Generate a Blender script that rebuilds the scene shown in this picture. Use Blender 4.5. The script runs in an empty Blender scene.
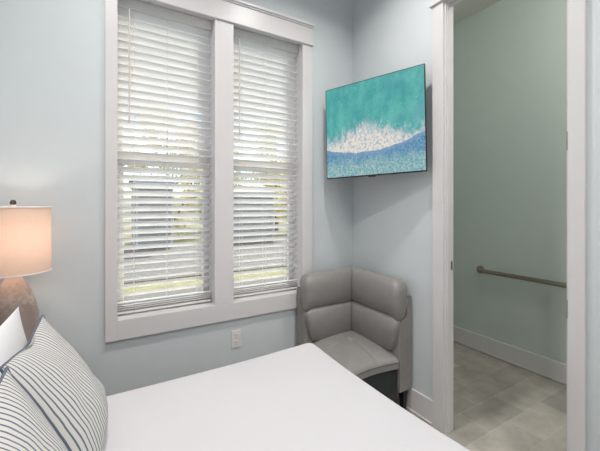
import bpy, bmesh, math, random
from mathutils import Vector, Matrix, noise

random.seed(7)
S = bpy.context.scene
COL = S.collection
PI = math.pi

# ------------------------------------------------------------------ camera
cam_d = bpy.data.cameras.new('camera')
cam = bpy.data.objects.new('camera', cam_d)
COL.objects.link(cam)
cam.location = (-2.075, -2.502, 1.6)
cam.rotation_euler = (PI / 2, 0, math.radians(59.3035 - 90))
cam_d.sensor_width = 36.0
cam_d.sensor_fit = 'HORIZONTAL'
cam_d.lens = 36.0 * 336 / 600
cam_d.shift_y = -21.5 / 600
cam_d.clip_start = 0.02
cam_d.clip_end = 200
S.camera = cam

# ------------------------------------------------------------------ world, sun, exposure
W = bpy.data.worlds.new('world')
S.world = W
W.use_nodes = True
wn = W.node_tree.nodes
wl = W.node_tree.links
sky = wn.new('ShaderNodeTexSky')
sky.sky_type = 'NISHITA'
sky.sun_disc = False
sky.sun_elevation = math.radians(58)
sky.sun_rotation = math.radians(180)
sky.air_density = 1.0
sky.dust_density = 2.0
wl.new(sky.outputs['Color'], wn['Background'].inputs['Color'])
wn['Background'].inputs['Strength'].default_value = 0.5

sun_d = bpy.data.lights.new('sun', 'SUN')
sun_d.energy = 9.0
sun_d.angle = math.radians(2)
sun_d.color = (1.0, 0.95, 0.86)
sun = bpy.data.objects.new('sun', sun_d)
COL.objects.link(sun)
sun.rotation_euler = (math.radians(42), 0, math.radians(150))   # high, from beyond the window; the slats shut it out

S.view_settings.view_transform = 'Standard'
S.view_settings.look = 'None'
S.view_settings.gamma = 1.0
S.view_settings.use_curve_mapping = False
S.view_settings.exposure = 0.0

CAN_POWER = 17.0
BATH_POWER = 41.0


# ------------------------------------------------------------------ materials
def lin(c):
    return tuple(((v / 255) / 12.92 if v / 255 <= 0.04045 else ((v / 255 + 0.055) / 1.055) ** 2.4) for v in c)


def mat(name, rgb, rough=0.5, metal=0.0, var=0.0, vscale=8.0, bump=0.0, bscale=200.0, spec=0.5, detail=4.0):
    """principled material, colour given in sRGB 0..255, mottled and bumped by noise"""
    m = bpy.data.materials.new(name)
    m.use_nodes = True
    nt = m.node_tree
    b = nt.nodes['Principled BSDF']
    c = lin(rgb)
    b.inputs['Base Color'].default_value = (*c, 1)
    b.inputs['Roughness'].default_value = rough
    b.inputs['Metallic'].default_value = metal
    b.inputs['Specular IOR Level'].default_value = spec
    tc = nt.nodes.new('ShaderNodeTexCoord')
    if var > 0:
        n = nt.nodes.new('ShaderNodeTexNoise')
        n.inputs['Scale'].default_value = vscale
        n.inputs['Detail'].default_value = detail
        nt.links.new(tc.outputs['Object'], n.inputs['Vector'])
        r = nt.nodes.new('ShaderNodeValToRGB')
        r.color_ramp.elements[0].position = 0.3
        r.color_ramp.elements[1].position = 0.7
        r.color_ramp.elements[0].color = (*[v * (1 - var) for v in c], 1)
        r.color_ramp.elements[1].color = (*[min(1, v * (1 + var)) for v in c], 1)
        nt.links.new(n.outputs['Fac'], r.inputs['Fac'])
        nt.links.new(r.outputs['Color'], b.inputs['Base Color'])
    if bump > 0:
        n2 = nt.nodes.new('ShaderNodeTexNoise')
        n2.inputs['Scale'].default_value = bscale
        n2.inputs['Detail'].default_value = 3
        nt.links.new(tc.outputs['Object'], n2.inputs['Vector'])
        bp = nt.nodes.new('ShaderNodeBump')
        bp.inputs['Strength'].default_value = bump
        bp.inputs['Distance'].default_value = 0.002
        nt.links.new(n2.outputs['Fac'], bp.inputs['Height'])
        nt.links.new(bp.outputs['Normal'], b.inputs['Normal'])
    return m


M = {}
M['wall'] = mat('wall_paint', (208, 214, 217), 0.55, var=0.01, bump=0.05, bscale=300)
M['bath_wall'] = mat('bath_paint', (199, 208, 203), 0.5, var=0.01, bump=0.05, bscale=300)
M['ceiling'] = mat('ceiling_paint', (232, 231, 229), 0.8, var=0.01)
M['bath_ceiling'] = mat('bath_ceiling_paint', (214, 210, 204), 0.8, var=0.01)
M['trim'] = mat('trim_paint', (216, 213, 214), 0.35, var=0.006)
M['blind'] = mat('blind_white', (246, 244, 242), 0.4, var=0.01)
M['wand'] = mat('wand_plastic', (214, 204, 198), 0.3, var=0.02)
M['cord'] = mat('ladder_cord', (220, 218, 212), 0.8, var=0.02)
M['vinyl'] = mat('sash_vinyl', (214, 208, 202), 0.4, var=0.01)
M['leather'] = mat('grey_leather', (139, 136, 134), 0.42, var=0.05, vscale=18, bump=0.25, bscale=260)
M['seam'] = mat('dark_seam', (78, 75, 73), 0.7, var=0.05)
M['black_cloth'] = mat('black_dust_cloth', (50, 53, 56), 0.85, var=0.08, bump=0.2)
M['black_wood'] = mat('black_wood', (22, 21, 21), 0.35, var=0.1, vscale=30)
M['linen'] = mat('white_linen', (204, 202, 206), 0.85, var=0.012, vscale=3, bump=0.12, bscale=500)
M['pillow_white'] = mat('white_cotton', (228, 228, 230), 0.85, var=0.015, vscale=6, bump=0.2, bscale=40)
M['navy'] = mat('navy_piping', (98, 104, 120), 0.8, var=0.12, vscale=60)
M['bed_frame'] = mat('bed_wood', (96, 80, 66), 0.5, var=0.15, vscale=12)
M['nickel'] = mat('brushed_nickel', (160, 148, 136), 0.3, metal=1.0, var=0.04, vscale=40)
M['chrome'] = mat('chrome', (190, 190, 190), 0.15, metal=1.0, var=0.02)
M['hinge'] = mat('painted_hinge', (168, 166, 164), 0.35, metal=0.6, var=0.02)
M['black_plastic'] = mat('black_plastic', (18, 18, 20), 0.35, var=0.05)
M['silver'] = mat('silver_bezel', (140, 142, 144), 0.35, metal=0.8, var=0.03)
M['outlet'] = mat('outlet_plastic', (226, 222, 220), 0.3, var=0.01)
M['slot'] = mat('outlet_slot', (120, 112, 108), 0.6, var=0.02)
M['wood'] = mat('nightstand_wood', (120, 104, 90), 0.45, var=0.15, vscale=14)
M['finial'] = mat('finial_metal', (92, 98, 98), 0.25, metal=0.9, var=0.1, vscale=60)
M['lawn'] = mat('lawn', (116, 112, 72), 0.95, var=0.3, vscale=6, bump=0.5, bscale=30)
M['drive'] = mat('pale_concrete', (88, 84, 78), 0.9, var=0.06, vscale=2)
M['siding'] = mat('pale_siding', (150, 150, 148), 0.7, var=0.03)
M['bluetrim'] = mat('blue_grey_trim', (120, 128, 140), 0.6, var=0.02)
M['darkdoor'] = mat('charcoal_door', (112, 112, 110), 0.5, var=0.1, vscale=3)
M['roof'] = mat('grey_shingle', (142, 140, 140), 0.9, var=0.15, vscale=14)
M['trunk'] = mat('bark', (112, 94, 78), 0.9, var=0.25, vscale=20, bump=0.6, bscale=40)
M['leaf_a'] = mat('leaf_yellow_green', (214, 206, 136), 0.7, var=0.35, vscale=3)
M['leaf_b'] = mat('leaf_green', (184, 182, 128), 0.7, var=0.35, vscale=3)
M['leaf_c'] = mat('leaf_pale', (220, 212, 168), 0.7, var=0.3, vscale=3)


def glass_mat():
    m = bpy.data.materials.new('window_glass')
    m.use_nodes = True
    nt = m.node_tree
    nt.nodes.remove(nt.nodes['Principled BSDF'])
    out = nt.nodes['Material Output']
    mix = nt.nodes.new('ShaderNodeMixShader')
    tr = nt.nodes.new('ShaderNodeBsdfTransparent')
    tr.inputs['Color'].default_value = (0.95, 0.97, 0.96, 1)
    gl = nt.nodes.new('ShaderNodeBsdfGlossy')
    gl.inputs['Roughness'].default_value = 0.02
    fr = nt.nodes.new('ShaderNodeFresnel')
    fr.inputs['IOR'].default_value = 1.45
    ge = nt.nodes.new('ShaderNodeNewGeometry')
    iv = nt.nodes.new('ShaderNodeMath'); iv.operation = 'SUBTRACT'; iv.inputs[0].default_value = 1.0
    mu = nt.nodes.new('ShaderNodeMath'); mu.operation = 'MULTIPLY'
    nt.links.new(ge.outputs['Backfacing'], iv.inputs[1])
    nt.links.new(fr.outputs[0], mu.inputs[0])
    nt.links.new(iv.outputs[0], mu.inputs[1])
    nt.links.new(mu.outputs[0], mix.inputs[0])
    nt.links.new(tr.outputs[0], mix.inputs[1])
    nt.links.new(gl.outputs[0], mix.inputs[2])
    nt.links.new(mix.outputs[0], out.inputs['Surface'])
    return m


M['glass'] = glass_mat()


def translucent(m, f):
    nt = m.node_tree
    out = nt.nodes['Material Output']
    t = nt.nodes.new('ShaderNodeBsdfTranslucent')
    c = nt.nodes['Principled BSDF'].inputs['Base Color'].default_value
    t.inputs['Color'].default_value = tuple(c)
    mx = nt.nodes.new('ShaderNodeMixShader')
    mx.inputs[0].default_value = f
    nt.links.new(nt.nodes['Principled BSDF'].outputs[0], mx.inputs[1])
    nt.links.new(t.outputs[0], mx.inputs[2])
    nt.links.new(mx.outputs[0], out.inputs['Surface'])


translucent(M['blind'], .15)
for q in 'abc':
    translucent(M['leaf_' + q], .4)


def tile_mat():
    m = mat('stone_tile', (150, 146, 140), 0.4)
    nt = m.node_tree
    b = nt.nodes['Principled BSDF']
    tc = nt.nodes.new('ShaderNodeTexCoord')
    mp = nt.nodes.new('ShaderNodeMapping')
    mp.inputs['Location'].default_value = (-0.745 + 0.47 * 2, 0.92, 0)
    nt.links.new(tc.outputs['Object'], mp.inputs['Vector'])
    br = nt.nodes.new('ShaderNodeTexBrick')
    br.offset = 0.5
    br.inputs['Scale'].default_value = 1.0
    br.inputs['Brick Width'].default_value = 0.47
    br.inputs['Row Height'].default_value = 0.235
    br.inputs['Mortar Size'].default_value = 0.0022
    br.inputs['Mortar Smooth'].default_value = 0.3
    br.inputs['Bias'].default_value = 0.0
    br.inputs['Color1'].default_value = (*lin((166, 161, 155)), 1)
    br.inputs['Color2'].default_value = (*lin((192, 187, 180)), 1)
    br.inputs['Mortar'].default_value = (*lin((198, 193, 187)), 1)
    nt.links.new(mp.outputs[0], br.inputs['Vector'])
    n = nt.nodes.new('ShaderNodeTexNoise')
    n.inputs['Scale'].default_value = 4.5
    n.inputs['Detail'].default_value = 9
    n.inputs['Roughness'].default_value = 0.65
    nt.links.new(tc.outputs['Object'], n.inputs['Vector'])
    r = nt.nodes.new('ShaderNodeValToRGB')
    r.color_ramp.elements[0].position = 0.32
    r.color_ramp.elements[1].position = 0.68
    r.color_ramp.elements[0].color = (0.72, 0.71, 0.70, 1)
    r.color_ramp.elements[1].color = (1.12, 1.11, 1.08, 1)
    nt.links.new(n.outputs['Fac'], r.inputs['Fac'])
    mx = nt.nodes.new('ShaderNodeMix')
    mx.data_type = 'RGBA'
    mx.blend_type = 'MULTIPLY'
    mx.inputs[0].default_value = 1.0
    nt.links.new(br.outputs['Color'], mx.inputs[6])
    nt.links.new(r.outputs['Color'], mx.inputs[7])
    nt.links.new(mx.outputs[2], b.inputs['Base Color'])
    return m


M['tile'] = tile_mat()


def stripe_mat():
    m = mat('ticking_stripe', (214, 210, 200), 0.85)
    nt = m.node_tree
    b = nt.nodes['Principled BSDF']
    N = nt.nodes.new
    L = nt.links.new
    tc = N('ShaderNodeTexCoord')
    nz = N('ShaderNodeTexNoise')
    nz.inputs['Scale'].default_value = 6
    L(tc.outputs['UV'], nz.inputs['Vector'])
    sp = N('ShaderNodeSeparateXYZ')
    L(tc.outputs['UV'], sp.inputs[0])
    ma = N('ShaderNodeMath'); ma.operation = 'MULTIPLY_ADD'
    L(nz.outputs['Fac'], ma.inputs[0]); ma.inputs[1].default_value = 0.006
    L(sp.outputs['X'], ma.inputs[2])
    mu = N('ShaderNodeMath'); mu.operation = 'MULTIPLY'; mu.inputs[1].default_value = 33.0
    L(ma.outputs[0], mu.inputs[0])
    fr = N('ShaderNodeMath'); fr.operation = 'FRACT'
    L(mu.outputs[0], fr.inputs[0])
    r = N('ShaderNodeValToRGB')
    cr = r.color_ramp
    cream = (*lin((206, 204, 199)), 1)
    navy = (*lin((94, 102, 122)), 1)
    cr.elements[0].position = 0.0; cr.elements[0].color = cream
    cr.elements[1].position = 1.0; cr.elements[1].color = cream
    for p, c in ((0.36, cream), (0.40, navy), (0.64, navy), (0.68, cream)):
        e = cr.elements.new(p); e.color = c
    L(fr.outputs[0], r.inputs['Fac'])
    L(r.outputs['Color'], b.inputs['Base Color'])
    n2 = N('ShaderNodeTexNoise'); n2.inputs['Scale'].default_value = 220
    L(tc.outputs['Object'], n2.inputs['Vector'])
    bp = N('ShaderNodeBump'); bp.inputs['Strength'].default_value = 0.3; bp.inputs['Distance'].default_value = 0.002
    L(n2.outputs['Fac'], bp.inputs['Height'])
    L(bp.outputs['Normal'], b.inputs['Normal'])
    return m


M['stripe'] = stripe_mat()


def lamp_base_mat():
    m = mat('glazed_ceramic', (150, 132, 124), 0.18)
    nt = m.node_tree
    b = nt.nodes['Principled BSDF']
    N = nt.nodes.new
    L = nt.links.new
    tc = N('ShaderNodeTexCoord')
    sp = N('ShaderNodeSeparateXYZ'); L(tc.outputs['Object'], sp.inputs[0])
    n = N('ShaderNodeTexNoise'); n.inputs['Scale'].default_value = 55; n.inputs['Detail'].default_value = 6
    L(tc.outputs['Object'], n.inputs['Vector'])
    a = N('ShaderNodeMath'); a.operation = 'MULTIPLY_ADD'; a.inputs[1].default_value = 0.14
    L(n.outputs['Fac'], a.inputs[0]); L(sp.outputs['Z'], a.inputs[2])
    r = N('ShaderNodeValToRGB')
    cr = r.color_ramp
    cr.elements[0].position = 0.2; cr.elements[0].color = (*lin((136, 124, 120)), 1)
    cr.elements[1].position = 0.66; cr.elements[1].color = (*lin((222, 196, 180)), 1)
    e = cr.elements.new(0.52); e.color = (*lin((150, 132, 124)), 1)
    L(a.outputs[0], r.inputs['Fac'])
    L(r.outputs['Color'], b.inputs['Base Color'])
    b.inputs['Coat Weight'].default_value = 0.5
    b.inputs['Coat Roughness'].default_value = 0.08
    return m


M['ceramic'] = lamp_base_mat()


def shade_mat():
    m = bpy.data.materials.new('linen_shade')
    m.use_nodes = True
    nt = m.node_tree
    nt.nodes.remove(nt.nodes['Principled BSDF'])
    out = nt.nodes['Material Output']
    N = nt.nodes.new
    L = nt.links.new
    tc = N('ShaderNodeTexCoord')
    w = N('ShaderNodeTexNoise'); w.inputs['Scale'].default_value = 160; w.inputs['Detail'].default_value = 2
    L(tc.outputs['Object'], w.inputs['Vector'])
    r = N('ShaderNodeValToRGB')
    r.color_ramp.elements[0].color = (*lin((226, 206, 192)), 1)
    r.color_ramp.elements[1].color = (*lin((240, 224, 212)), 1)
    L(w.outputs['Fac'], r.inputs['Fac'])
    d = N('ShaderNodeBsdfDiffuse')
    t = N('ShaderNodeBsdfTranslucent')
    L(r.outputs['Color'], d.inputs['Color'])
    t.inputs['Color'].default_value = (*lin((240, 224, 212)), 1)
    mx = N('ShaderNodeMixShader'); mx.inputs[0].default_value = 0.45
    L(d.outputs[0], mx.inputs[1]); L(t.outputs[0], mx.inputs[2])
    L(mx.outputs[0], out.inputs['Surface'])
    return m


M['shade'] = shade_mat()


def emit_mat(name, rgb, s):
    m = bpy.data.materials.new(name)
    m.use_nodes = True
    b = m.node_tree.nodes['Principled BSDF']
    b.inputs['Base Color'].default_value = (*lin(rgb), 1)
    b.inputs['Emission Color'].default_value = (*lin(rgb), 1)
    b.inputs['Emission Strength'].default_value = s
    return m


M['lens'] = emit_mat('light_lens', (255, 250, 242), 3.0)
M['bulb'] = emit_mat('warm_bulb', (255, 214, 170), 2.0)

TVW, TVH = 0.855, 0.772


def screen_mat():
    """a lit screen showing a shoreline wave from above; u right, v up from the object's own size"""
    m = bpy.data.materials.new('screen_picture')
    m.use_nodes = True
    nt = m.node_tree
    b = nt.nodes['Principled BSDF']
    N = nt.nodes.new
    L = nt.links.new

    def math_(op, a, c=None, d=None):
        n = N('ShaderNodeMath'); n.operation = op
        for i, v in enumerate((a, c, d)):
            if v is None:
                continue
            if isinstance(v, (int, float)):
                n.inputs[i].default_value = v
            else:
                L(v, n.inputs[i])
        return n.outputs[0]

    def mixc(f, a, c):
        n = N('ShaderNodeMix'); n.data_type = 'RGBA'
        if isinstance(f, (int, float)):
            n.inputs[0].default_value = f
        else:
            L(f, n.inputs[0])
        for i, v in ((6, a), (7, c)):
            if isinstance(v, tuple):
                n.inputs[i].default_value = (*lin(v), 1)
            else:
                L(v, n.inputs[i])
        return n.outputs[2]

    def noise_(scale, detail=4, rough=0.5, sx=1, sz=1):
        mp = N('ShaderNodeMapping')
        mp.inputs['Scale'].default_value = (sx, 1, sz)
        L(tc.outputs['Object'], mp.inputs['Vector'])
        n = N('ShaderNodeTexNoise')
        n.inputs['Scale'].default_value = scale
        n.inputs['Detail'].default_value = detail
        n.inputs['Roughness'].default_value = rough
        L(mp.outputs[0], n.inputs['Vector'])
        return n.outputs['Fac']

    def step(x, a, c):
        n = N('ShaderNodeMapRange'); n.interpolation_type = 'SMOOTHSTEP'
        n.inputs['From Min'].default_value = a
        n.inputs['From Max'].default_value = c
        L(x, n.inputs['Value'])
        return n.outputs[0]

    tc = N('ShaderNodeTexCoord')
    sp = N('ShaderNodeSeparateXYZ'); L(tc.outputs['Object'], sp.inputs[0])
    u = math_('MULTIPLY_ADD', sp.outputs['X'], 1 / TVW, 0.5)
    v = math_('MULTIPLY_ADD', sp.outputs['Z'], 1 / TVH, 0.5)
    du = math_('SUBTRACT', u, 0.43)
    curve = math_('MULTIPLY_ADD', math_('MULTIPLY', du, du), 0.42, 0.245)
    wob = math_('MULTIPLY_ADD', noise_(9, 3), 0.05, -0.025)
    d = math_('SUBTRACT', math_('SUBTRACT', v, curve), wob)          # height above the wave's front edge
    # sea
    sea = mixc(step(noise_(7, 6, 0.6, 1.4, 0.8), 0.35, 0.68), (60, 162, 164), (96, 190, 182))
    sea = mixc(math_('MULTIPLY', step(noise_(4, 3), 0.52, 0.72), 0.5), sea, (112, 176, 190))
    sea = mixc(math_('MULTIPLY', step(noise_(60, 3), 0.62, 0.72), 0.35), sea, (168, 214, 206))
    # bluish body of the wave behind the foam
    gauss = math_('POWER', 2.718, math_('MULTIPLY', math_('MULTIPLY', du, du), -9.0))
    blue_top = math_('MULTIPLY_ADD', gauss, 0.26, 0.04)
    bd = math_('SUBTRACT', d, blue_top)
    bn = math_('MULTIPLY_ADD', noise_(16, 5, 0.6, 1.0, 0.35), 0.24, -0.12)
    sea = mixc(math_('MULTIPLY', math_('SUBTRACT', 1.0, step(math_('ADD', bd, bn), -0.06, 0.06)), 0.7), sea, (84, 158, 190))
    # spray streaks
    foam_top = math_('MULTIPLY_ADD', gauss, 0.26, 0.03)
    fn = math_('MULTIPLY_ADD', noise_(15, 8, 0.75, 1.1, 0.6), 0.5, -0.25)
    fd = math_('ADD', math_('SUBTRACT', d, foam_top), fn)
    foam = math_('SUBTRACT', 1.0, step(fd, -0.10, 0.06))
    foam = math_('MULTIPLY', foam, step(d, 0.0, 0.012))
    spray = math_('MULTIPLY', math_('MULTIPLY', math_('SUBTRACT', 1.0, step(bd, -0.02, 0.14)), step(noise_(30, 7, 0.75, 1.2, 0.55), 0.48, 0.66)), 0.7)
    spray = math_('MULTIPLY', spray, step(d, 0.0, 0.01))
    col = mixc(spray, sea, (206, 222, 220))
    foamc = mixc(step(noise_(48, 5, 0.7), 0.36, 0.54), (176, 192, 204), (240, 232, 222))
    col = mixc(foam, col, foamc)
    # wet sand water in front of the wave: blue, then pale green speckles at the bottom
    front = mixc(step(noise_(64, 5, 0.75), 0.40, 0.66), (64, 130, 174), (140, 182, 206))
    shoal = mixc(step(noise_(70, 5, 0.75), 0.40, 0.64), (96, 166, 182), (190, 210, 200))
    low = math_('ADD', v, math_('MULTIPLY_ADD', noise_(14, 4), 0.2, -0.1))
    front = mixc(step(low, 0.08, 0.26), shoal, front)
    lip = math_('MULTIPLY', math_('SUBTRACT', 1.0, step(math_('ABSOLUTE', d), 0.0, 0.055)), 0.55)
    front = mixc(lip, front, (150, 166, 206))
    col = mixc(step(d, -0.008, 0.008), front, col)
    L(col, b.inputs['Emission Color'])
    b.inputs['Emission Strength'].default_value = 0.85
    b.inputs['Base Color'].default_value = (0.02, 0.02, 0.02, 1)
    b.inputs['Roughness'].default_value = 0.3
    b.inputs['Specular IOR Level'].default_value = 0.3
    return m


M['screen'] = screen_mat()


# ------------------------------------------------------------------ mesh helpers
def NB():
    return bmesh.new()


def merge(dst, src):
    me = bpy.data.meshes.new('tmp')
    src.to_mesh(me)
    src.free()
    dst.from_mesh(me)
    bpy.data.meshes.remove(me)


def box(bm, lo, hi, bev=0.0, seg=2, rot=None):
    t = bmesh.new()
    bmesh.ops.create_cube(t, size=1.0)
    c = [(a + b) / 2 for a, b in zip(lo, hi)]
    s = [abs(b - a) for a, b in zip(lo, hi)]
    for v in t.verts:
        v.co = Vector((v.co.x * s[0], v.co.y * s[1], v.co.z * s[2]))
    if bev > 0:
        bmesh.ops.bevel(t, geom=list(t.edges), offset=min(bev, min(s) * 0.49), segments=seg, profile=0.5, affect='EDGES')
    if rot:
        bmesh.ops.transform(t, matrix=rot, verts=t.verts)
    bmesh.ops.translate(t, vec=c, verts=t.verts)
    merge(bm, t)
    return bm


def tube(bm, pts, r, n=12, closed=False):
    pts = [Vector(p) for p in pts]
    rs = r if isinstance(r, (list, tuple)) else [r] * len(pts)
    rings = []
    N = len(pts)
    ref = None
    for i, p in enumerate(pts):
        if closed:
            t = (pts[(i + 1) % N] - pts[i - 1]).normalized()
        else:
            t = (pts[min(i + 1, N - 1)] - pts[max(i - 1, 0)]).normalized()
        if ref is None:
            ref = Vector((0, 0, 1)) if abs(t.z) < 0.9 else Vector((1, 0, 0))
        x = (ref - t * ref.dot(t)).normalized()
        ref = x
        y = t.cross(x)
        rings.append([bm.verts.new(p + (x * math.cos(a) + y * math.sin(a)) * rs[i]) for a in [2 * PI * k / n for k in range(n)]])
    for i in range(N if closed else N - 1):
        a, b = rings[i], rings[(i + 1) % N]
        for k in range(n):
            bm.faces.new((a[k], a[(k + 1) % n], b[(k + 1) % n], b[k]))
    if not closed:
        bm.faces.new(list(reversed(rings[0])))
        bm.faces.new(rings[-1])
    return bm


def lathe(bm, prof, c=(0, 0, 0), n=48, cap=True, axis='Z'):
    rings = []
    for r, z in prof:
        ring = []
        for k in range(n):
            a = 2 * PI * k / n
            p = Vector((r * math.cos(a), r * math.sin(a), z))
            if axis == 'X':
                p = Vector((p.z, p.x, p.y))
            ring.append(bm.verts.new(p + Vector(c)))
        rings.append(ring)
    for a, b in zip(rings, rings[1:]):
        for k in range(n):
            bm.faces.new((a[k], a[(k + 1) % n], b[(k + 1) % n], b[k]))
    if cap:
        bm.faces.new(list(reversed(rings[0])))
        bm.faces.new(rings[-1])
    return bm


def link(name, bm, m, root=None, smooth=False, world=True):
    """one mesh object; vertices given in world space, moved into the root's space"""
    bmesh.ops.recalc_face_normals(bm, faces=bm.faces)
    if root is not None and world:
        bmesh.ops.transform(bm, matrix=root_matrix(root).inverted(), verts=bm.verts)
    me = bpy.data.meshes.new(name)
    bm.to_mesh(me)
    bm.free()
    if smooth:
        for p in me.polygons:
            p.use_smooth = True
        if smooth != 'all':
            me.set_sharp_from_angle(angle=math.radians(smooth if smooth is not True else 40))
    me.materials.append(m)
    o = bpy.data.objects.new(name, me)
    COL.objects.link(o)
    if root is not None:
        o.parent = root
    return o


def root_matrix(o):
    m = Matrix.LocRotScale(o.location, o.rotation_euler, None)
    return root_matrix(o.parent) @ m if o.parent else m


def tag(o, label, cat, group=None):
    o['label'] = label
    o['category'] = cat
    if group:
        o['group'] = group
    return o


def thing(name, label, cat, loc=(0, 0, 0), rot=(0, 0, 0), group=None):
    o = bpy.data.objects.new(name, None)
    o.empty_display_size = 0.1
    COL.objects.link(o)
    o.location = loc
    o.rotation_euler = rot
    return tag(o, label, cat, group)


def struct(name, bm, m, parent=None, smooth=False):
    o = link(name, bm, m, parent, smooth, world=parent is not None)
    o['kind'] = 'structure'
    return o


# ------------------------------------------------------------------ room shell
CH = 3.7
XL, YF = -2.82, -3.75          # left wall, front wall
BX, BY = 1.48, -3.75           # bathroom far wall and near end
WT = 0.075                     # partition thickness
WD = 0.215                     # window wall thickness
D0, D1, DH = -1.727, -0.997, 3.015     # door opening
WZ0, WZ1 = 0.842, 3.0          # window opening heights
WXa = (-1.98, -1.340)          # left window opening
WXb = (-1.196, -0.575)         # right window opening

struct('floor', box(NB(), (XL - .1, YF - .1, -.12), (BX + .1, WD, 0)), M['tile'])
struct('ceiling_bedroom', box(NB(), (XL - .1, YF - .1, CH), (0.07, WD, CH + .15)), M['ceiling'])
struct('ceiling_bathroom', box(NB(), (0.07, YF - .1, CH), (BX + .1, WD, CH + .15)), M['bath_ceiling'])
b = NB()
LT = .0185                     # lining thickness
box(b, (XL - .1, 0, 0), (WXa[0] - LT, WD, CH))
box(b, (WXa[0] - LT, 0, 0), (WXb[1] + LT, WD, WZ0 - LT))
box(b, (WXa[0] - LT, 0, WZ1 + LT), (WXb[1] + LT, WD, CH))
box(b, (WXa[1] + LT, 0.021, WZ0 - LT), (WXb[0] - LT, WD, WZ1 + LT))
box(b, (WXb[1] + LT, 0, 0), (0.05, WD, CH))
struct('wall_back', b, M['wall'])
struct('wall_bathroom_back', box(NB(), (0.05, 0, 0), (BX + .1, WD, CH)), M['bath_wall'])
struct('wall_left', box(NB(), (XL - .1, YF, 0), (XL, 0, CH)), M['wall'])
struct('wall_front', box(NB(), (XL - .1, YF - .1, 0), (WT / 2, YF, CH)), M['wall'])
struct('wall_bathroom_front', box(NB(), (WT / 2, YF - .1, 0), (BX + .1, YF, CH)), M['bath_wall'])
struct('wall_bathroom_right', box(NB(), (BX, YF, 0), (BX + .1, 0, CH)), M['bath_wall'])


def partition(x0, x1):
    b = NB()
    box(b, (x0, D1, 0), (x1, 0, CH))
    box(b, (x0, YF, 0), (x1, D0, CH))
    box(b, (x0, D0, DH), (x1, D1, CH))
    return b


struct('wall_right', partition(0, WT / 2), M['wall'])
struct('wall_bathroom_left', partition(WT / 2, WT), M['bath_wall'])


def board(b, lo, hi, cap):
    """baseboard with a thinner top bead; cap = axis along which it sticks out, and sign"""
    box(b, lo, hi, 0.004)


BH = 0.178
b = NB()
box(b, (XL + .017, -.016, 0), (-.016, 0, BH), 0.004)
box(b, (XL + .017, -.028, 0), (-.016, -.016, .022), 0.008)
struct('baseboard_back', b, M['trim'])
b = NB()
box(b, (-.016, -.907, 0), (0, -.0005, BH), 0.004)
box(b, (-.028, -.907, 0), (-.016, -.03, .022), 0.008)
box(b, (-.016, YF + .017, 0), (0, -1.796, BH), 0.004)
box(b, (-.028, YF + .017, 0), (-.016, -1.796, .022), 0.008)
struct('baseboard_right', b, M['trim'])
struct('baseboard_left', box(NB(), (XL, YF, 0), (XL + .016, 0, BH), 0.004), M['trim'])
struct('baseboard_front', box(NB(), (XL + .017, YF, 0), (-.017, YF + .016, BH), 0.004), M['trim'])
b = NB()
box(b, (BX - .016, YF + .017, 0.004), (BX, -.0005, BH), 0.004)
box(b, (BX - .026, YF + .017, 0.004), (BX - .016, -.02, .020), 0.008)
struct('baseboard_bathroom_right', b, M['trim'])
struct('baseboard_bathroom_back', box(NB(), (WT + .017, -.016, 0.004), (BX - .027, 0, BH), 0.004), M['trim'])

# window casing
CXL, CXR = -2.05, -0.474
b = NB()
pr = -.022
box(b, (CXL, pr, .712), (WXa[0], 0, WZ1), 0.002)                     # left
box(b, (WXb[1], pr, .712), (CXR, 0, WZ1), 0.002)                     # right
box(b, (WXa[1], pr, WZ0), (WXb[0], 0.02, WZ1), 0.002)                # mullion
box(b, (WXa[0], pr, .712), (WXb[1], 0, WZ0), 0.002)                  # apron under the sill
box(b, (CXL, -.026, WZ1 - .002), (CXR, 0, 3.150), 0.002)             # head board
box(b, (CXL - .012, -.038, 2.984), (CXR + .008, -.001, 3.002), 0.004)  # bead with ears
box(b, (CXL - .016, -.046, 3.150), (CXR + .012, -.001, 3.172), 0.004)
box(b, (CXL - .008, -.036, 3.138), (CXR + .004, -.001, 3.152), 0.004)
# lining of the two openings
for x0, x1 in (WXa, WXb):
    box(b, (x0 - .018, .001, WZ0 - .018), (x0, .205, WZ1 + .018))
    box(b, (x1, .001, WZ0 - .018), (x1 + .018, .205, WZ1 + .018))
    box(b, (x0, .001, WZ0 - .018), (x1, .205, WZ0))
    box(b, (x0, .001, WZ1), (x1, .205, WZ1 + .018))
struct('trim_1', b, M['trim'])

# door casing with jamb lining, stop and head cap
b = NB()
box(b, (-.020, D1, 0), (0, -.908, DH + .0), 0.002)
box(b, (-.020, -1.794, 0), (0, D0 + .004, DH + .0), 0.002)
box(b, (-.024, -1.794, DH - .002), (0, -.908, DH + .155), 0.002)
box(b, (-.036, -1.812, DH + .002), (-.001, -.890, DH + .020), 0.004)
box(b, (-.040, -1.812, DH + .155), (-.001, -.890, DH + .177), 0.004)
for y, s in ((D1, 1), (D0, -1)):
    a, c = (y - .012, y + .006) if s > 0 else (y - .006, y + .012)
    box(b, (-.006, a, 0), (WT, c, DH))
    a2, c2 = (y - .019, y - .010) if s > 0 else (y + .010, y + .019)
    box(b, (.006, a2, 0), (.036, c2, DH), 0.002)
box(b, (-.006, D0 + .012, DH - .012), (WT, D1 - .012, DH + .006))
box(b, (.028, D0 + .012, DH - .026), (.056, D1 - .012, DH - .010), 0.002)
box(b, (WT, D1 + .014, 0), (WT + .02, -.908, DH + .1), 0.002)
box(b, (WT, -1.794, 0), (WT + .02, D0, DH + .1), 0.002)
dt = struct('trim_2', b, M['trim'])
sp_ = NB()
box(sp_, (.046, D1 - .0145, 1.130), (.064, D1 - .011, 1.200), 0.001)
s_ = struct('strike_plate', sp_, M['hinge'], dt)
h_ = NB()
box(h_, (.049, D1 - .0152, 1.140), (.061, D1 - .0125, 1.190), 0.001)
struct('latch_hole', h_, M['black_plastic'], s_)
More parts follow.
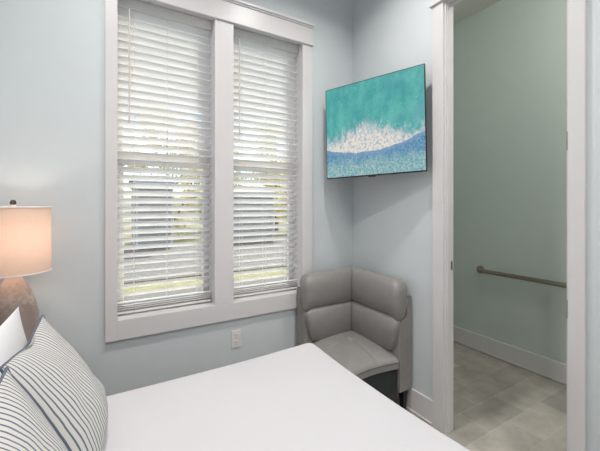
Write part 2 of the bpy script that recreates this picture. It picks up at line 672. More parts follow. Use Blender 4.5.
for z in (0.22, 1.06, 1.925):
    h_ = NB()
    tube(h_, [(-.011, D0 + .008, z - .048), (-.011, D0 + .008, z + .048)], .005, 10)
    struct('hinge', h_, M['hinge'], dt, smooth=True)

# ------------------------------------------------------------------ windows
MZ = 1.925
for i, (x0, x1) in enumerate((WXa, WXb)):
    b = NB()
    y0, y1 = .145, .180
    fw = .045
    for z0, z1, dy in ((WZ0, MZ + .02, -.0), (MZ - .02, WZ1, .022)):
        box(b, (x0, y0 + dy, z0), (x0 + fw, y1 + dy, z1), .003)
        box(b, (x1 - fw, y0 + dy, z0), (x1, y1 + dy, z1), .003)
        box(b, (x0 + fw, y0 + dy, z0), (x1 - fw, y1 + dy, z0 + fw), .003)
        box(b, (x0 + fw, y0 + dy, z1 - fw), (x1 - fw, y1 + dy, z1), .003)
    w = struct('window_%d' % (i + 1), b, M['vinyl'])
    for z0, z1, dy in ((WZ0, MZ + .02, 0), (MZ - .02, WZ1, .022)):
        g = NB()
        box(g, (x0 + fw - .004, y0 + dy + .018, z0 + fw - .004), (x1 - fw + .004, y0 + dy + .022, z1 - fw + .004))
        struct('pane', g, M['glass'], w)


# ------------------------------------------------------------------ blinds
def blind(x0, x1, label, wand_len):
    x0 += .003
    x1 -= .003
    cy = .094
    t = thing('window_blind', label, 'blind', ((x0 + x1) / 2, cy, WZ0), group='window blinds')
    b = NB()
    box(b, (x0, cy - .025, 2.945), (x1, cy + .03, 2.998), .002)
    link('headrail', b, M['blind'], t)
    b = NB()
    box(b, (x0 - .003, cy - .042, 2.928), (x1 + .003, cy - .028, 2.999), .004)
    link('valance', b, M['blind'], t)
    # slats
    pitch = .0535
    w = .0635
    ang = math.radians(32)
    b = NB()
    z = 2.905
    zs = []
    while z > WZ0 + .105:
        zs.append(z)
        z -= pitch
    stack = [WZ0 + .040 + k * .0145 for k in range(4)]
    for k, z in enumerate(zs + stack):
        a = ang if k < len(zs) else math.radians(6)
        wob = (random.random() - .5) * .002
        a += (random.random() - .5) * .014
        n = 6
        top = []
        bot = []
        for j in range(n + 1):
            s = (j / n - .5) * w
            crown = .0035 * (1 - (2 * s / w) ** 2)
            # s<0 is the room side, kept high
            yy = s * math.cos(a) + crown * math.sin(a)
            zz = -s * math.sin(a) + crown * math.cos(a)
            th = .0014
            top.append((yy, zz + th))
            bot.append((yy, zz - th))
        loop = top + bot[::-1]
        va = [b.verts.new((x0, cy + p[0], z + p[1] - wob)) for p in loop]
        vb = [b.verts.new((x1, cy + p[0], z + p[1] + wob)) for p in loop]
        m = len(loop)
        for j in range(m):
            b.faces.new((va[j], va[(j + 1) % m], vb[(j + 1) % m], vb[j]))
        b.faces.new(va[::-1])
        b.faces.new(vb)
    link('slats', b, M['blind'], t, smooth=35)
    b = NB()
    box(b, (x0, cy - .026, WZ0 + .010), (x1, cy + .026, WZ0 + .027), .004)
    link('bottom_rail', b, M['blind'], t)
    # ladder cords, front and back
    for f in (.16, .5, .84):
        x = x0 + (x1 - x0) * f
        c = NB()
        for dy in (-.030, .030):
            tube(c, [(x, cy + dy, WZ0 + .015), (x, cy + dy, 2.95)], .0011, 6)
        link('ladder_cord', c, M['cord'], t, smooth=True)
    c = NB()
    xw = x0 + .070
    tube(c, [(xw, cy - .048, 2.935), (xw, cy - .050, 2.90), (xw, cy - .050, wand_len)], .0042, 8)
    lathe(c, [(.0042, 0), (.0065, .01), (.0065, .05), (.004, .06)], (xw, cy - .050, wand_len - .05), 8)
    link('tilt_wand', c, M['wand'], t, smooth=True)
    return t


blind(WXa[0], WXa[1], 'white slatted blind in the left half of the double window, nearer the lamp', 2.20)
blind(WXb[0], WXb[1], 'white slatted blind in the right half of the double window, above the grey chair', 2.20)

# ------------------------------------------------------------------ ceiling lights (real recessed cans, above the frame; the bathroom dome is added)
CANS = [(-2.0, -.95, 'recessed ceiling light above the bed, by the window'),
        (-.75, -.95, 'recessed ceiling light above the grey corner chair'),
        (-2.0, -2.75, 'recessed ceiling light above the bed, away from the window'),
        (-.75, -2.75, 'recessed ceiling light near the bathroom door, away from the window')]


def can(x, y, label, power, color):
    t = thing('recessed_light', label, 'ceiling light', (x, y, CH), group='recessed ceiling lights')
    b = NB()
    lathe(b, [(.070, CH), (.070, CH - .004), (.098, CH - .006), (.098, CH)], (x, y, 0), 32, cap=False)
    link('trim_ring', b, M['trim'], t, smooth=True)
    b = NB()
    lathe(b, [(.069, CH - .001), (.069, CH - .003)], (x, y, 0), 32)
    link('lens', b, M['lens'], t)
    d = bpy.data.lights.new('can_light', 'AREA')
    d.shape = 'DISK'
    d.size = .14
    d.energy = power
    d.color = color
    d.spread = math.radians(140)
    o = bpy.data.objects.new('can_light', d)
    COL.objects.link(o)
    o.parent = t
    o.location = (0, 0, -.008)


for x, y, l in CANS:
    can(x, y, l, CAN_POWER, (1.0, .965, .93))
fx, fy = .62, -2.3  # added unseen fixture, shaped to soften the bar's shadow and brighten the bathroom ceiling
t = thing('added_bath_light', 'added unseen ceiling light in the bathroom passage, domed to light its ceiling', 'ceiling light', (fx, fy, CH))
b = NB()
lathe(b, [(.15, CH), (.155, CH - .02), (.13, CH - .022), (.12, CH - .002)], (fx, fy, 0), 40, cap=False)
link('base_ring', b, M['trim'], t, smooth=True)
b = NB()
lathe(b, [(.128, CH - .022), (.120, CH - .05), (.095, CH - .075), (.05, CH - .09), (.004, CH - .094)], (fx, fy, 0), 40)
link('dome', b, M['lens'], t, smooth=True)
d = bpy.data.lights.new('added_bath_point', 'POINT')  # hangs below the dome so that the ceiling is lit too
d.energy = BATH_POWER
d.color = (1.0, .97, .93)
d.shadow_soft_size = .13
o = bpy.data.objects.new('added_bath_point', d)
COL.objects.link(o)
o.parent = t
o.location = (0, 0, -.24)


# ------------------------------------------------------------------ bed
BZ = .649
bx0, bx1, by0, by1 = -2.70, -.840, -2.02, -.560
bed = thing('bed', 'wide bed with a plain white cover in the foreground', 'bed', ((bx0 + bx1) / 2, (by0 + by1) / 2, 0))
b = NB()
box(b, (bx0 + .03, by0 + .04, .16), (bx1 - .06, by1 - .04, .30), .01)
link('frame', b, M['bed_frame'], bed)
for x in (bx0 + .12, bx1 - .16):
    for y in (by0 + .12, by1 - .12):
        b = NB()
        tube(b, [(x, y, 0), (x, y, .165)], [.022, .032], 12)
        link('leg', b, M['black_wood'], bed, smooth=True)
b = NB()
box(b, (bx0 - .07, by0 - .03, 0.0), (bx0 + .0, by1 + .02, 1.12), .02)
link('headboard', b, M['bed_frame'], bed)
b = NB()
box(b, (bx0 + .005, by0 + .03, .30), (bx1 - .04, by1 - .03, .575), .06, 4)
link('mattress', b, M['linen'], bed, smooth=True)


def duvet():
    """cover: rounded-corner plan, soft shoulder, hanging skirt"""
    b = NB()
    rc = .065
    sh = .035
    hw, hd = (bx1 - bx0) / 2, (by1 - by0) / 2
    ox, oy = (bx0 + bx1) / 2, (by0 + by1) / 2
    nc = 8
    dirs = []
    for q, (sx, sy) in enumerate(((1, 1), (-1, 1), (-1, -1), (1, -1))):
        for k in range(nc + 1):
            a = q * PI / 2 + k / nc * PI / 2
            dirs.append((sx, sy, math.cos(a), math.sin(a)))

    def ring(inset, z, wav=0.0):
        out = []
        r = max(rc - inset, .004)
        pts = []
        for sx, sy, c, s in dirs:
            pts.append(Vector((sx * (hw - inset - r) + c * r, sy * (hd - inset - r) + s * r, z)))
        # subdivide straight sides
        full = []
        for i, p in enumerate(pts):
            q = pts[(i + 1) % len(pts)]
            full.append(p)
            if (q - p).length > .3 or (i % (nc + 1)) == nc:
                for k in range(1, 24):
                    full.append(p.lerp(q, k / 24))
        for i, p in enumerate(full):
            n = noise.noise(Vector((p.x * 3, p.y * 3, z * 2))) * wav
            d = Vector((p.x / hw, p.y / hd, 0))
            pp = p + d * n
            pp.x += math.copysign(.040, p.x) * (p.y / hd) ** 2 * min(1, abs(p.x / hw)) ** 2
            pp.y += math.copysign(.042, p.y) * (p.x / hw) ** 2 * min(1, abs(p.y / hd)) ** 2
            zz = pp.z
            out.append(b.verts.new((ox + pp.x, oy + pp.y, zz)))
        return out

    rings = []
    prof = [(-.004, .17, .03), (-.002, .30, .02), (-.001, .42, .012), (0, .50, .004)]
    prof += [(sh * (1 - math.cos(a)), BZ - sh + sh * math.sin(a), .002) for a in [k / 6 * PI / 2 for k in range(7)]]
    prof += [(.12, BZ + .004, .0), (.24, BZ + .006, 0), (.42, BZ + .006, 0), (.60, BZ + .005, 0)]
    for ins, z, wv in prof:
        rings.append(ring(ins, z, wv))
    n = len(rings[0])
    for a, c in zip(rings, rings[1:]):
        for k in range(n):
            b.faces.new((a[k], a[(k + 1) % n], c[(k + 1) % n], c[k]))
    b.faces.new(rings[-1])
    for v in b.verts:
        if v.co.z > BZ - .005:
            v.co.z += noise.noise(Vector((v.co.x * 2.2, v.co.y * 2.2, 3))) * .003
    return b


link('bed_cover', duvet(), M['linen'], bed, smooth=60)


# ------------------------------------------------------------------ pillows
def pillow(name, label, m, loc, rot, w, h, T, piping=None, pinch=.10, seed=0, group=None, dent=0.0, sag=.8):
    b = NB()
    uvl = b.loops.layers.uv.new('UVMap')
    n = 40

    def pos(u, v, side):
        x = w / 2 * u * (1 - pinch * (1 - v * v) * abs(u) ** 3)
        z = h / 2 * v * (1 - pinch * (1 - u * u) * abs(v) ** 3)
        a = max(0.0, 1 - abs(u) ** 2.6)
        c = max(0.0, 1 - abs(v) ** 2.6)
        t = T / 2 * (a ** .62) * (c ** .62)
        nn = noise.noise(Vector((u * 2.2 + seed, v * 2.2, side * 3 + seed)))
        n2 = noise.noise(Vector((u * 6 + seed, v * 5, side * 5 + seed)))
        t *= 1 + .10 * nn + .05 * n2
        t *= 1 - .34 * sag * math.sin(v * PI / 2)
        t -= dent * math.exp(-(u * u + (v - .9) ** 2) / .12) * T * .25
        y = -side * t
        z -= dent * h * .10 * max(0, v) ** 2 * math.exp(-(u * u) / .12)
        return Vector((x, y, z))

    def cf(i):
        # denser near the seam
        s = i / n * 2 - 1
        return math.sin(s * PI / 2)

    uvs = {}
    grid = {}
    for side in (1, -1):
        for i in range(n + 1):
            for j in range(n + 1):
                edge = i in (0, n) or j in (0, n)
                key = (i, j, 0 if edge else side)
                if key not in grid:
                    v = b.verts.new(pos(cf(i), cf(j), side))
                    grid[key] = v
                    uvs[v] = (cf(i) * w / .6 * .5 + .5, cf(j) * h / .6 * .5 + .5)
    for side in (1, -1):
        for i in range(n):
            for j in range(n):
                q = []
                for di, dj in ((0, 0), (1, 0), (1, 1), (0, 1)):
                    e = (i + di) in (0, n) or (j + dj) in (0, n)
                    q.append(grid[(i + di, j + dj, 0 if e else side)])
                if side < 0:
                    q.reverse()
                f = b.faces.new(q)
                for l in f.loops:
                    l[uvl].uv = uvs[l.vert]
    o = link(name, b, m, None, smooth='all', world=False)
    o.location = loc
    o.rotation_euler = rot
    tag(o, label, 'pillow', group)
    if piping:
        pts = []
        for i in range(n):
            pts.append(pos(cf(i), -1, 1))
        for j in range(n):
            pts.append(pos(1, cf(j), 1))
        for i in range(n, 0, -1):
            pts.append(pos(cf(i), 1, 1))
        for j in range(n, 0, -1):
            pts.append(pos(-1, cf(j), 1))
        c = NB()
        tube(c, pts, .0042, 8, closed=True)
        p = link('piping', c, piping, o, smooth='all', world=False)
        p['label'] = 'navy piping'
    return o


R90 = PI / 2


def place_pillow(corner, w, h, lean, yaw):
    """centre and rotation that put the far top corner of a leaning pillow at the given point"""
    rot = (math.radians(-lean), 0, R90 - math.radians(yaw))
    m = Matrix.LocRotScale(None, bpy_euler(rot), None)
    return tuple(Vector(corner) - m @ Vector((w / 2, 0, h / 2))), rot


def bpy_euler(r):
    from mathutils import Euler
    return Euler(r)


PW, PH = .58, .50
l_, r_ = place_pillow((-2.295, -.655, 1.112), .535, .54, 24.5, 4)
pillow('throw_pillow', 'cream pillow with navy stripes, farther one, nearest the window wall', M['stripe'],
       l_, r_, .535, .54, .18, M['navy'], .07, 1.3, 'striped pillows', dent=.3)
l_, r_ = place_pillow((-2.315, -1.195, 1.112), PW, PH, 20, 3)
pillow('throw_pillow', 'cream pillow with navy stripes, nearer one, cut off by the picture corner', M['stripe'],
       l_, r_, PW, PH, .18, M['navy'], .07, 5.1, 'striped pillows', dent=.3)
l_, r_ = place_pillow((-2.385, -.60, 1.150), .70, .52, 13, 10)
pillow('bed_pillow', 'plain white pillow standing behind the striped pillows', M['pillow_white'],
       l_, r_, .70, .52, .11, None, .12, 9.7, dent=.5)

# ------------------------------------------------------------------ nightstand and lamp
NX0, NX1, NY0, NY1, NZ = -2.74, -2.27, -.475, -.045, .62
ns = thing('nightstand', 'small wooden nightstand under the table lamp between bed and window wall', 'nightstand', ((NX0 + NX1) / 2, (NY0 + NY1) / 2, 0))
link('body', box(NB(), (NX0 + .01, NY0 + .01, .14), (NX1 - .015, NY1 - .01, NZ - .025), .004), M['wood'], ns)
link('top', box(NB(), (NX0, NY0, NZ - .025), (NX1, NY1, NZ), .005), M['wood'], ns)
for z0, z1 in ((.16, .36), (.375, .58)):
    dr = link('drawer', box(NB(), (NX1 - .016, NY0 + .025, z0), (NX1 - .002, NY1 - .025, z1), .003), M['wood'], ns)
    k = NB()
    lathe(k, [(.006, 0), (.006, .012), (.014, .018), (.012, .026), (.003, .028)], (NX1 - .002, (NY0 + NY1) / 2, (z0 + z1) / 2), 16, axis='X')
    link('knob', k, M['nickel'], dr, smooth=True)
for x in (NX0 + .04, NX1 - .045):
    for y in (NY0 + .04, NY1 - .04):
        link('leg', tube(NB(), [(x, y, 0), (x, y, .142)], [.014, .02], 10), M['black_wood'], ns, smooth=True)

LX, LY = -2.462, -.26
lamp = thing('table_lamp', 'lit table lamp with drum shade and brown ceramic base on the nightstand', 'lamp', (LX, LY, NZ))
prof = [(.070, 0), (.074, .006), (.080, .02), (.096, .08), (.108, .16), (.114, .25), (.113, .32), (.106, .39), (.092, .45),
        (.073, .50), (.055, .535), (.042, .558), (.036, .572), (.038, .586), (.036, .592)]
prof = [(r, z * 1.060) for r, z in prof]
link('base', lathe(NB(), prof, (LX, LY, NZ), 56), M['ceramic'], lamp, smooth=60)
b = NB()
lathe(b, [(.016, .627), (.016, .63), (.021, .622), (.021, .665), (.012, .67)], (LX, LY, NZ), 20)
link('socket', b, M['nickel'], lamp, smooth=True)
b = NB()
lathe(b, [(.012, .67), (.018, .69), (.029, .72), (.030, .745), (.022, .77), (.006, .78)], (LX, LY, NZ), 20)
link('bulb', b, M['bulb'], lamp, smooth=True)
SZ0, SZ1 = 1.250, 1.583
b = NB()
rb, rt = .160, .157
lathe(b, [(rb, SZ0), (rt, SZ1), (rt - .002, SZ1), (rb - .002, SZ0), (rb, SZ0)], (LX, LY, 0), 72, cap=False)
sh_o = link('lamp_shade', b, M['shade'], lamp, smooth=True)
for r, z in ((rb, SZ0), (rt, SZ1)):
    b = tube(NB(), [(LX + r * math.cos(a), LY + r * math.sin(a), z) for a in [2 * PI * k / 60 for k in range(60)]], .0032, 8, closed=True)
    link('shade_rim', b, M['outlet'], sh_o, smooth=True)
b = NB()
for k in range(3):
    a = k * 2 * PI / 3 + .3
    tube(b, [(LX, LY, SZ1 - .012), (LX + rt * math.cos(a), LY + rt * math.sin(a), SZ1 - .004)], .002, 6)
for s in (-1, 1):
    tube(b, [(LX + s * .021, LY, NZ + .63), (LX + s * .055, LY, NZ + .70), (LX + s * .06, LY, NZ + .80), (LX + s * .03, LY, SZ1 - .04), (LX, LY, SZ1 - .012)], .0022, 6)
link('harp', b, M['nickel'], lamp, smooth=True)
b = NB()
lathe(b, [(.010, -.014), (.013, -.006), (.013, .012), (.009, .014)], (LX, LY, SZ1), 20)
fb = link('finial_collar', b, M['outlet'], lamp, smooth=True)
b = NB()
lathe(b, [(.011, .014), (.0135, .018), (.013, .028), (.009, .036), (.002, .039)], (LX, LY, SZ1), 20)
link('finial', b, M['finial'], lamp, smooth=True)
d = bpy.data.lights.new('bulb_light', 'POINT')
d.energy = 2.4
d.color = (1.0, .92, .85)
d.shadow_soft_size = .03
o = bpy.data.objects.new('bulb_light', d)
COL.objects.link(o)
o.parent = lamp
o.location = (0, 0, .80)

# ------------------------------------------------------------------ corner chair
chair = thing('corner_chair', 'grey leather corner chair with black legs in the corner under the television', 'chair', (-.35, -.35, 0))
OFF = .022     # gap to the walls and baseboards


def sw(p, flip):
    return (p[1], p[0], p[2]) if flip else p


def sweep(prof_fn, L, flip, ns=22, round_end=.05, t_gap=.0, taper=0.0):
    """cushion along one wall. prof_fn(s) -> closed list of (t, z); t is measured out from the wall.
    Starts on the corner's diagonal (mitre), ends rounded at distance L from the corner."""
    b = NB()
    rings = []
    for i in range(ns + 1):
        s = i / ns
        if s > .75:
            s = .75 + .25 * math.sin((s - .75) / .25 * PI / 2)
        pr = prof_fn(s)
        ct = sum(p[0] for p in pr) / len(pr)
        cz = sum(p[1] for p in pr) / len(pr)
        # distance from the end
        k = 1.0
        e = (1 - s) * L
        if e < round_end:
            k = math.sqrt(max(0.0, 1 - (1 - e / round_end) ** 2)) * .45 + .55
        ring = []
        for t, z in pr:
            t2 = ct + (t - ct) * k
            z2 = cz + (z - cz) * k
            y0 = -(OFF + t2) - t_gap
            y = y0 + (-L - y0) * s
            if taper and s > .5:
                y -= taper * ((s - .5) / .5) ** 2 * max(-1, min(1, (z - cz) / .15))
            if round_end and e < .10:
                t2 += .0045 * math.sin(z * 150) * (1 - e / .10)
            ring.append(b.verts.new(sw((-(OFF + t2), y, z2), flip)))
        rings.append(ring)
    n = len(rings[0])
    for a, c in zip(rings, rings[1:]):
        for k in range(n):
            b.faces.new((a[k], a[(k + 1) % n], c[(k + 1) % n], c[k]))
    b.faces.new(rings[0])
    b.faces.new(rings[-1])
    return b


def smooth_loop(pts, m=2):
    """Chaikin smoothing of a closed loop"""
    for _ in range(m):
        out = []
        for i, p in enumerate(pts):
            q = pts[(i + 1) % len(pts)]
            out.append((p[0] * .75 + q[0] * .25, p[1] * .75 + q[1] * .25))
            out.append((p[0] * .25 + q[0] * .75, p[1] * .25 + q[1] * .75))
        pts = out
    return pts


def head_prof(s):
    drop = .055 * max(0, (s - .82) / .18) ** 2
    top = 1.030 - .014 * s - .02 * max(0, (s - .85) / .15) ** 2
    return smooth_loop([(.035, .80), (.03, 1.0), (.075, top + .008), (.145, top), (.178, .96), (.186, .88), (.176, .79), (.145, .732 - drop), (.08, .74 - drop)])


def lumbar_prof(s):
    k = .03 * max(0, (s - .6) / .4) ** 2
    return smooth_loop([(.06, .46), (.055, .70), (.10, .752), (.155, .748), (.186, .69), (.192, .60), (.176, .50 + k), (.150, .45 + k), (.09, .45 + k)])


for flip in (False, True):
    dl = -.052 if flip else 0.0
    link('headrest_cushion', sweep(head_prof, .712 + dl, flip, round_end=.06), M['leather'], chair, smooth=70)
    link('back_cushion', sweep(lumbar_prof, .682 + dl * .9, flip, round_end=.075, taper=.022), M['leather'], chair, smooth=70)
# outer shell: two panels in an L, thin at the top and thick below the cushions
b = NB()
for flip in (False, True):
    pan = [(0, .182), (0, .87), (.008, .892), (.022, .90), (.038, .897), (.050, .88), (.055, .86), (.055, .76), (.075, .735), (.115, .72), (.130, .69), (.130, .182)]
    merge(b, sweep(lambda s: pan, .705 - (.052 if flip else 0), flip, ns=4, round_end=.0))
link('back_shell', b, M['leather'], chair, smooth=50)
SX = .650      # seat reach along the window wall


def seat_mesh(zlo_fn, zhi_fn, inset, n=44):
    b = NB()

    def edge_shift(f):
        # side faces bow in a little between the front corner and the back
        return .030 * math.sin(min(1, max(0, f)) * PI) ** 1.0

    a0 = OFF + .135
    a1 = .700 - inset
    top = {}
    bot = {}
    for i in range(n + 1):
        for j in range(n + 1):
            u, v = i / n, j / n
            lu = a1 - edge_shift(v)
            lv = a1 - edge_shift(u)
            # round the outer corner
            x = a0 + (lu - a0) * u
            y = a0 + (lv - a0) * v
            r = .10
            dx, dy = x - (a1 - .0 - r), y - (a1 - r)
            if dx > 0 and dy > 0:
                mm = max(dx, dy)
                l = math.hypot(dx, dy)
                x = a1 - r + dx * mm / l
                y = a1 - r + dy * mm / l
            kx = (x - a0) / (.700 - a0)
            x = a0 + (SX - a0) * kx
            top[i, j] = b.verts.new((-x, -y, zhi_fn(u, v)))
            bot[i, j] = b.verts.new((-x, -y, zlo_fn(u, v)))
    for i in range(n):
        for j in range(n):
            b.faces.new([top[i, j], top[i + 1, j], top[i + 1, j + 1], top[i, j + 1]])
            b.faces.new([bot[i, j], bot[i, j + 1], bot[i + 1, j + 1], bot[i + 1, j]])
    for k in range(n):
        for d1, d2 in (((k, 0), (k + 1, 0)), ((n, k), (n, k + 1)), ((k + 1, n), (k, n)), ((0, k + 1), (0, k))):
            b.faces.new([top[d1], bot[d1], bot[d2], top[d2]])
    return b


def crown(u, v):
    du, dv = 1 - u, 1 - v
    e = min(du, dv)
    z = .422 + .075 * (1 - math.exp(-e / .22))
    if e < .05:
        z -= .016 * (1 - e / .05) ** 2
    # button tuft and its crease lines
    tu, tv = u - .35, v - .35
    r = math.hypot(tu, tv)
    z -= .026 * math.exp(-(r / .06) ** 2)
    # creases running out from the tuft to the two open sides and the inner corner
    for ax in (0, 1):
        p, q = (tu, tv) if ax == 0 else (tv, tu)
        if q > 0:
            z -= .007 * math.exp(-(p / .022) ** 2) * (1 if q < .7 else max(0, 1 - (q - .7) / .1))
    return z


seat = link('seat', seat_mesh(lambda u, v: .362, crown, 0), M['leather'], chair, smooth=45)
b = NB()
pts = []
for k in range(41):
    f = k / 40
    pts.append((-(OFF + .137 + (.700 - OFF - .137) * f), f))
# piping seam around the seat's open sides
a0 = OFF + .135
seam = []
for k in range(30):
    u = k / 29
    if u < .84:
        x = a0 + (.700 - a0) * u
        seam.append((-x, -(.7015 - .030 * math.sin(u * PI)), .408))
for k in range(9):
    a = k / 8 * PI / 2
    seam.append((-(.600 + .1005 * math.sin(a)), -(.600 + .1005 * math.cos(a)), .408))
seam += [(y, x, z) for x, y, z in reversed(seam[:len(seam) - 9])]
seam = [(-(a0 + (SX + .001 - a0) * (-x - a0) / (.7015 - a0)), y, z) for x, y, z in seam]
link('seat_piping', tube(NB(), seam, .0022, 6), M['seam'], seat, smooth=True)
link('side_panel', seat_mesh(lambda u, v: .150, lambda u, v: .363, .018, 16), M['black_cloth'], chair, smooth=30)
for x, y in ((-.070, -.660), (-.612, -.070), (-.075, -.075), (-.555, -.600)):
    b = NB()
    s0, s1 = .016, .027
    z1 = .172
    vs = []
    for s, z in ((s0, 0), (s1, z1)):
        vs.append([b.verts.new((x + dx * s, y + dy * s, z)) for dx, dy in ((-1, -1), (1, -1), (1, 1), (-1, 1))])
    for k in range(4):
        b.faces.new((vs[0][k], vs[0][(k + 1) % 4], vs[1][(k + 1) % 4], vs[1][k]))
    b.faces.new(vs[0][::-1])
    b.faces.new(vs[1])
    bmesh.ops.bevel(b, geom=list(b.edges), offset=.003, segments=2, affect='EDGES')
    link('leg', b, M['black_wood'], chair)

chair.location.x += .009
chair.location.y -= .012

# ------------------------------------------------------------------ television
tv = thing('television', 'wall mounted flat television showing a turquoise wave, above the corner chair', 'television',
           (-.233, -.503, 2.209), (0, -.021, -1.211))
bz = .006
b = NB()
box(b, (-TVW / 2, -.004, -TVH / 2), (TVW / 2, .012, TVH / 2), .002)
link('bezel', b, M['black_plastic'], tv, world=False)
b = NB()
vs = [b.verts.new((x, -.0046, z)) for x, z in ((-TVW / 2 + bz, -TVH / 2 + .010), (TVW / 2 - bz, -TVH / 2 + .010), (TVW / 2 - bz, TVH / 2 - bz), (-TVW / 2 + bz, TVH / 2 - bz))]
b.faces.new(vs)
link('screen', b, M['screen'], tv, world=False)
b = NB()
box(b, (-TVW / 2 + .002, -.0056, -TVH / 2 + .001), (TVW / 2 - .002, -.003, -TVH / 2 + .008), .001)
link('bottom_trim', b, M['black_plastic'], tv, world=False)
b = NB()
box(b, (-.03, -.006, -TVH / 2 - .008), (.03, .006, -TVH / 2 + .001), .002)
link('sensor', b, M['black_plastic'], tv, world=False)
b = NB()
box(b, (-TVW / 2 + .10, .012, -TVH / 2 + .06), (TVW / 2 - .10, .045, TVH / 2 - .20), .012)
link('rear_housing', b, M['black_plastic'], tv, world=False)
# swing arm to the right wall
b = NB()
box(b, (-.020, -.62, 2.06), (-.001, -.46, 2.36), .003)
link('wall_bracket', b, M['black_plastic'], tv)
b = NB()
mtv = root_matrix(tv)
pb = mtv @ Vector((0, .046, 0))
tube(b, [(-.020, -.54, 2.24), (-.065, -.545, 2.24), (-.12, -.47, 2.22), tuple(pb)], .016, 10)
link('mount_arm', b, M['black_plastic'], tv, smooth=True)

# ------------------------------------------------------------------ outlet
ol = thing('wall_outlet', 'white duplex wall outlet below the window', 'outlet', (-1.169, 0, .485))
b = NB()
box(b, (-1.169 - .040, -.0065, .485), (-1.169 + .040, -.0002, .618), .003)
link('cover_plate', b, M['outlet'], ol)
for z in (.523, .580):
    b = NB()
    box(b, (-1.169 - .018, -.009, z - .020), (-1.169 + .018, -.005, z + .020), .005)
    r_ = link('receptacle', b, M['outlet'], ol)
    b = NB()
    for dx in (-.007, .007):
        box(b, (-1.169 + dx - .0015, -.0097, z - .002), (-1.169 + dx + .0015, -.0088, z + .011))
    tube(b, [(-1.169, -.0097, z - .010), (-1.169, -.0088, z - .010)], .003, 8)
    link('slot', b, M['slot'], r_)

# ------------------------------------------------------------------ grab bar
gx = BX - .062
gb = thing('grab_bar', 'brushed metal grab bar on the bathroom wall', 'grab bar', (BX, -.9, .885))
ya, yb, gz = -.365, -1.435, .888
pts = [(BX - .004, ya, gz)]
for k in range(7):
    a = k / 6 * PI / 2
    pts.append((gx + .030 * (1 - math.sin(a)), ya - .030 * (1 - math.cos(a)), gz))
for k in range(7):
    a = k / 6 * PI / 2
    pts.append((gx + .030 * (1 - math.cos(a)), yb + .030 * (1 - math.sin(a)), gz))
pts.append((BX - .004, yb, gz))
link('bar', tube(NB(), pts, .0215, 18), M['nickel'], gb, smooth=True)
for y in (ya, yb):
    b = NB()
    lathe(b, [(.042, 0), (.042, -.006), (.036, -.012), (.024, -.014)], (BX - .0005, y, gz), 28, axis='X')
    link('flange', b, M['nickel'], gb, smooth=True)

# ------------------------------------------------------------------ outdoors, seen between the slats
GZ = -.22
struct('ground', box(NB(), (-30, .45, GZ - .2), (30, 60, GZ)), M['lawn'])
b = NB()
box(b, (-20, .8, GZ), (20, 4.8, GZ + .03))
box(b, (-20, 6.1, GZ), (20, 13.0, GZ + .03))
struct('driveway', b, M['drive'])


def shed(label, x0, x1, y, dz, top, deep=2.2):
    t = thing('shed', label, 'shed', ((x0 + x1) / 2, y, GZ + .03), group='sheds outside the window')
    z0 = GZ + .03
    b = NB()
    box(b, (x0 - .04, y, z0), (x0 + .04, y + deep, dz))
    box(b, (x1 - .04, y, z0), (x1 + .04, y + deep, dz))
    box(b, (x0, y + deep - .05, z0), (x1, y + deep, dz))
    link('wall', b, M['siding'], t)
    nd = 2
    for k in range(nd):
        a = x0 + .04 + (x1 - x0 - .08) * k / nd
        c = x0 + .04 + (x1 - x0 - .08) * (k + 1) / nd
        b = NB()
        box(b, (a + .006, y + .02, z0 + .02), (c - .006, y + .07, dz - .01), .01)
        for q in range(1, 4):
            zz = z0 + (dz - z0) * q / 4
            box(b, (a + .04, y + .005, zz - .03), (c - .04, y + .03, zz + .03), .005)
        d_ = link('door', b, M['darkdoor'], t)
        b = NB()
        xx = c - .07 if k == 0 else a + .07
        tube(b, [(xx, y + .0, z0 + .95), (xx, y + .0, z0 + 1.1)], .012, 8)
        link('handle', b, M['nickel'], d_, smooth=True)
    b = NB()
    box(b, (x0 - .12, y - .12, dz), (x1 + .12, y + deep + .1, dz + (top - dz) * .6), .01)
    link('fascia', b, M['bluetrim'], t)
    b = NB()
    z1 = dz + (top - dz) * .6
    v = [b.verts.new(q) for q in ((x0 - .16, y - .16, z1), (x1 + .16, y - .16, z1), (x1 + .16, y + deep + .14, z1), (x0 - .16, y + deep + .14, z1),
                                  (x0 - .1, y + deep * .5, top + .1), (x1 + .1, y + deep * .5, top + .1))]
    for f in ((0, 1, 5, 4), (2, 3, 4, 5), (0, 4, 3), (1, 2, 5), (3, 2, 1, 0)):
        b.faces.new([v[k] for k in f])
    link('roof', b, M['roof'], t)


shed('dark doored shed behind the left blind, taller and narrower of the two', -.85, .44, 12.0, 2.28, 2.75)
shed('dark doored shed behind the right blind, lower and wider of the two', 2.99, 5.05, 12.0, 1.98, 2.25)


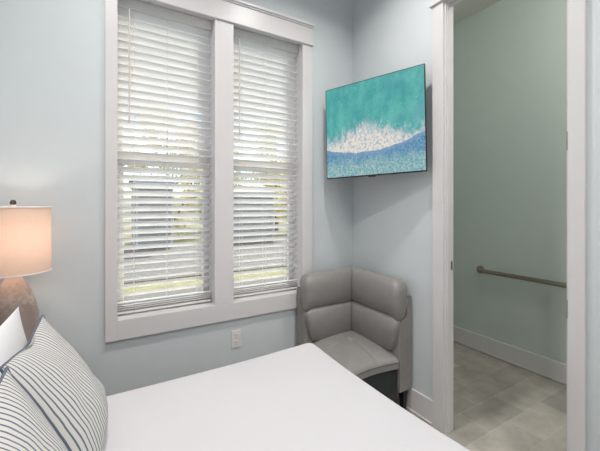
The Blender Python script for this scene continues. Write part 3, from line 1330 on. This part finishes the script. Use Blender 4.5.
def tree(label, x, y, h, rx, rz, m, n, seed, base=.8):
    rnd = random.Random(seed)
    t = thing('tree', label, 'tree', (x, y, GZ), group='trees outside the window')
    cz = GZ + base + rz
    b = NB()
    tube(b, [(x, y, GZ), (x + .05, y, GZ + base), (x, y + .05, cz + rz * .5)], [.16, .12, .04], 10)
    for k in range(7):
        a = rnd.random() * 2 * PI
        e = rnd.random() * .8
        r = rx * .7
        zz = GZ + base + rz * rnd.random()
        tube(b, [(x, y, zz), (x + r * .5 * math.cos(a), y + r * .5 * math.sin(a), zz + e * rz * .4), (x + r * math.cos(a), y + r * math.sin(a), zz + e * rz)], [.06, .04, .015], 6)
    link('trunk', b, M['trunk'], t, smooth=True)
    b = NB()
    clumps = []
    for k in range(34):
        a = rnd.random() * 2 * PI
        zz = rnd.uniform(-1, 1)
        rr = math.sqrt(1 - zz * zz) * rnd.uniform(.45, 1.0)
        clumps.append(Vector((x + rx * rr * math.cos(a), y + rx * .8 * rr * math.sin(a), cz + rz * zz * .9)))
    for k in range(n):
        c = rnd.choice(clumps)
        p = c + Vector((rnd.gauss(0, 1), rnd.gauss(0, 1), rnd.gauss(0, .8))) * rx * .17
        if p.z < GZ + .1:
            continue
        d1 = Vector((rnd.gauss(0, 1), rnd.gauss(0, 1), rnd.gauss(0, 1))).normalized()
        d2 = d1.orthogonal().normalized()
        l = rnd.uniform(.09, .17)
        w = l * .45
        b.faces.new([b.verts.new(p - d1 * l), b.verts.new(p - d2 * w), b.verts.new(p + d1 * l), b.verts.new(p + d2 * w)])
    f = link('foliage', b, m, t)


tree('yellow green leafy tree seen through the left blind, left of the narrow shed', -3.6, 15.0, 6, 1.9, 3.0, M['leaf_a'], 5200, 1, .2)
tree('pale green leafy tree seen above and right of the narrow shed', 1.0, 16.6, 7, 1.9, 3.6, M['leaf_c'], 6000, 2, .2)
tree('green leafy tree seen through the gap between the two sheds', 4.6, 20.4, 7, 2.2, 3.6, M['leaf_b'], 6000, 3, .3)
tree('yellow green leafy tree seen above the wide shed through the right blind', 7.4, 16.4, 7, 1.9, 3.4, M['leaf_a'], 6000, 4, .3)
tree('green leafy tree rightmost behind the right blind', 9.8, 12.0, 7, 1.7, 2.8, M['leaf_b'], 5000, 5, .3)
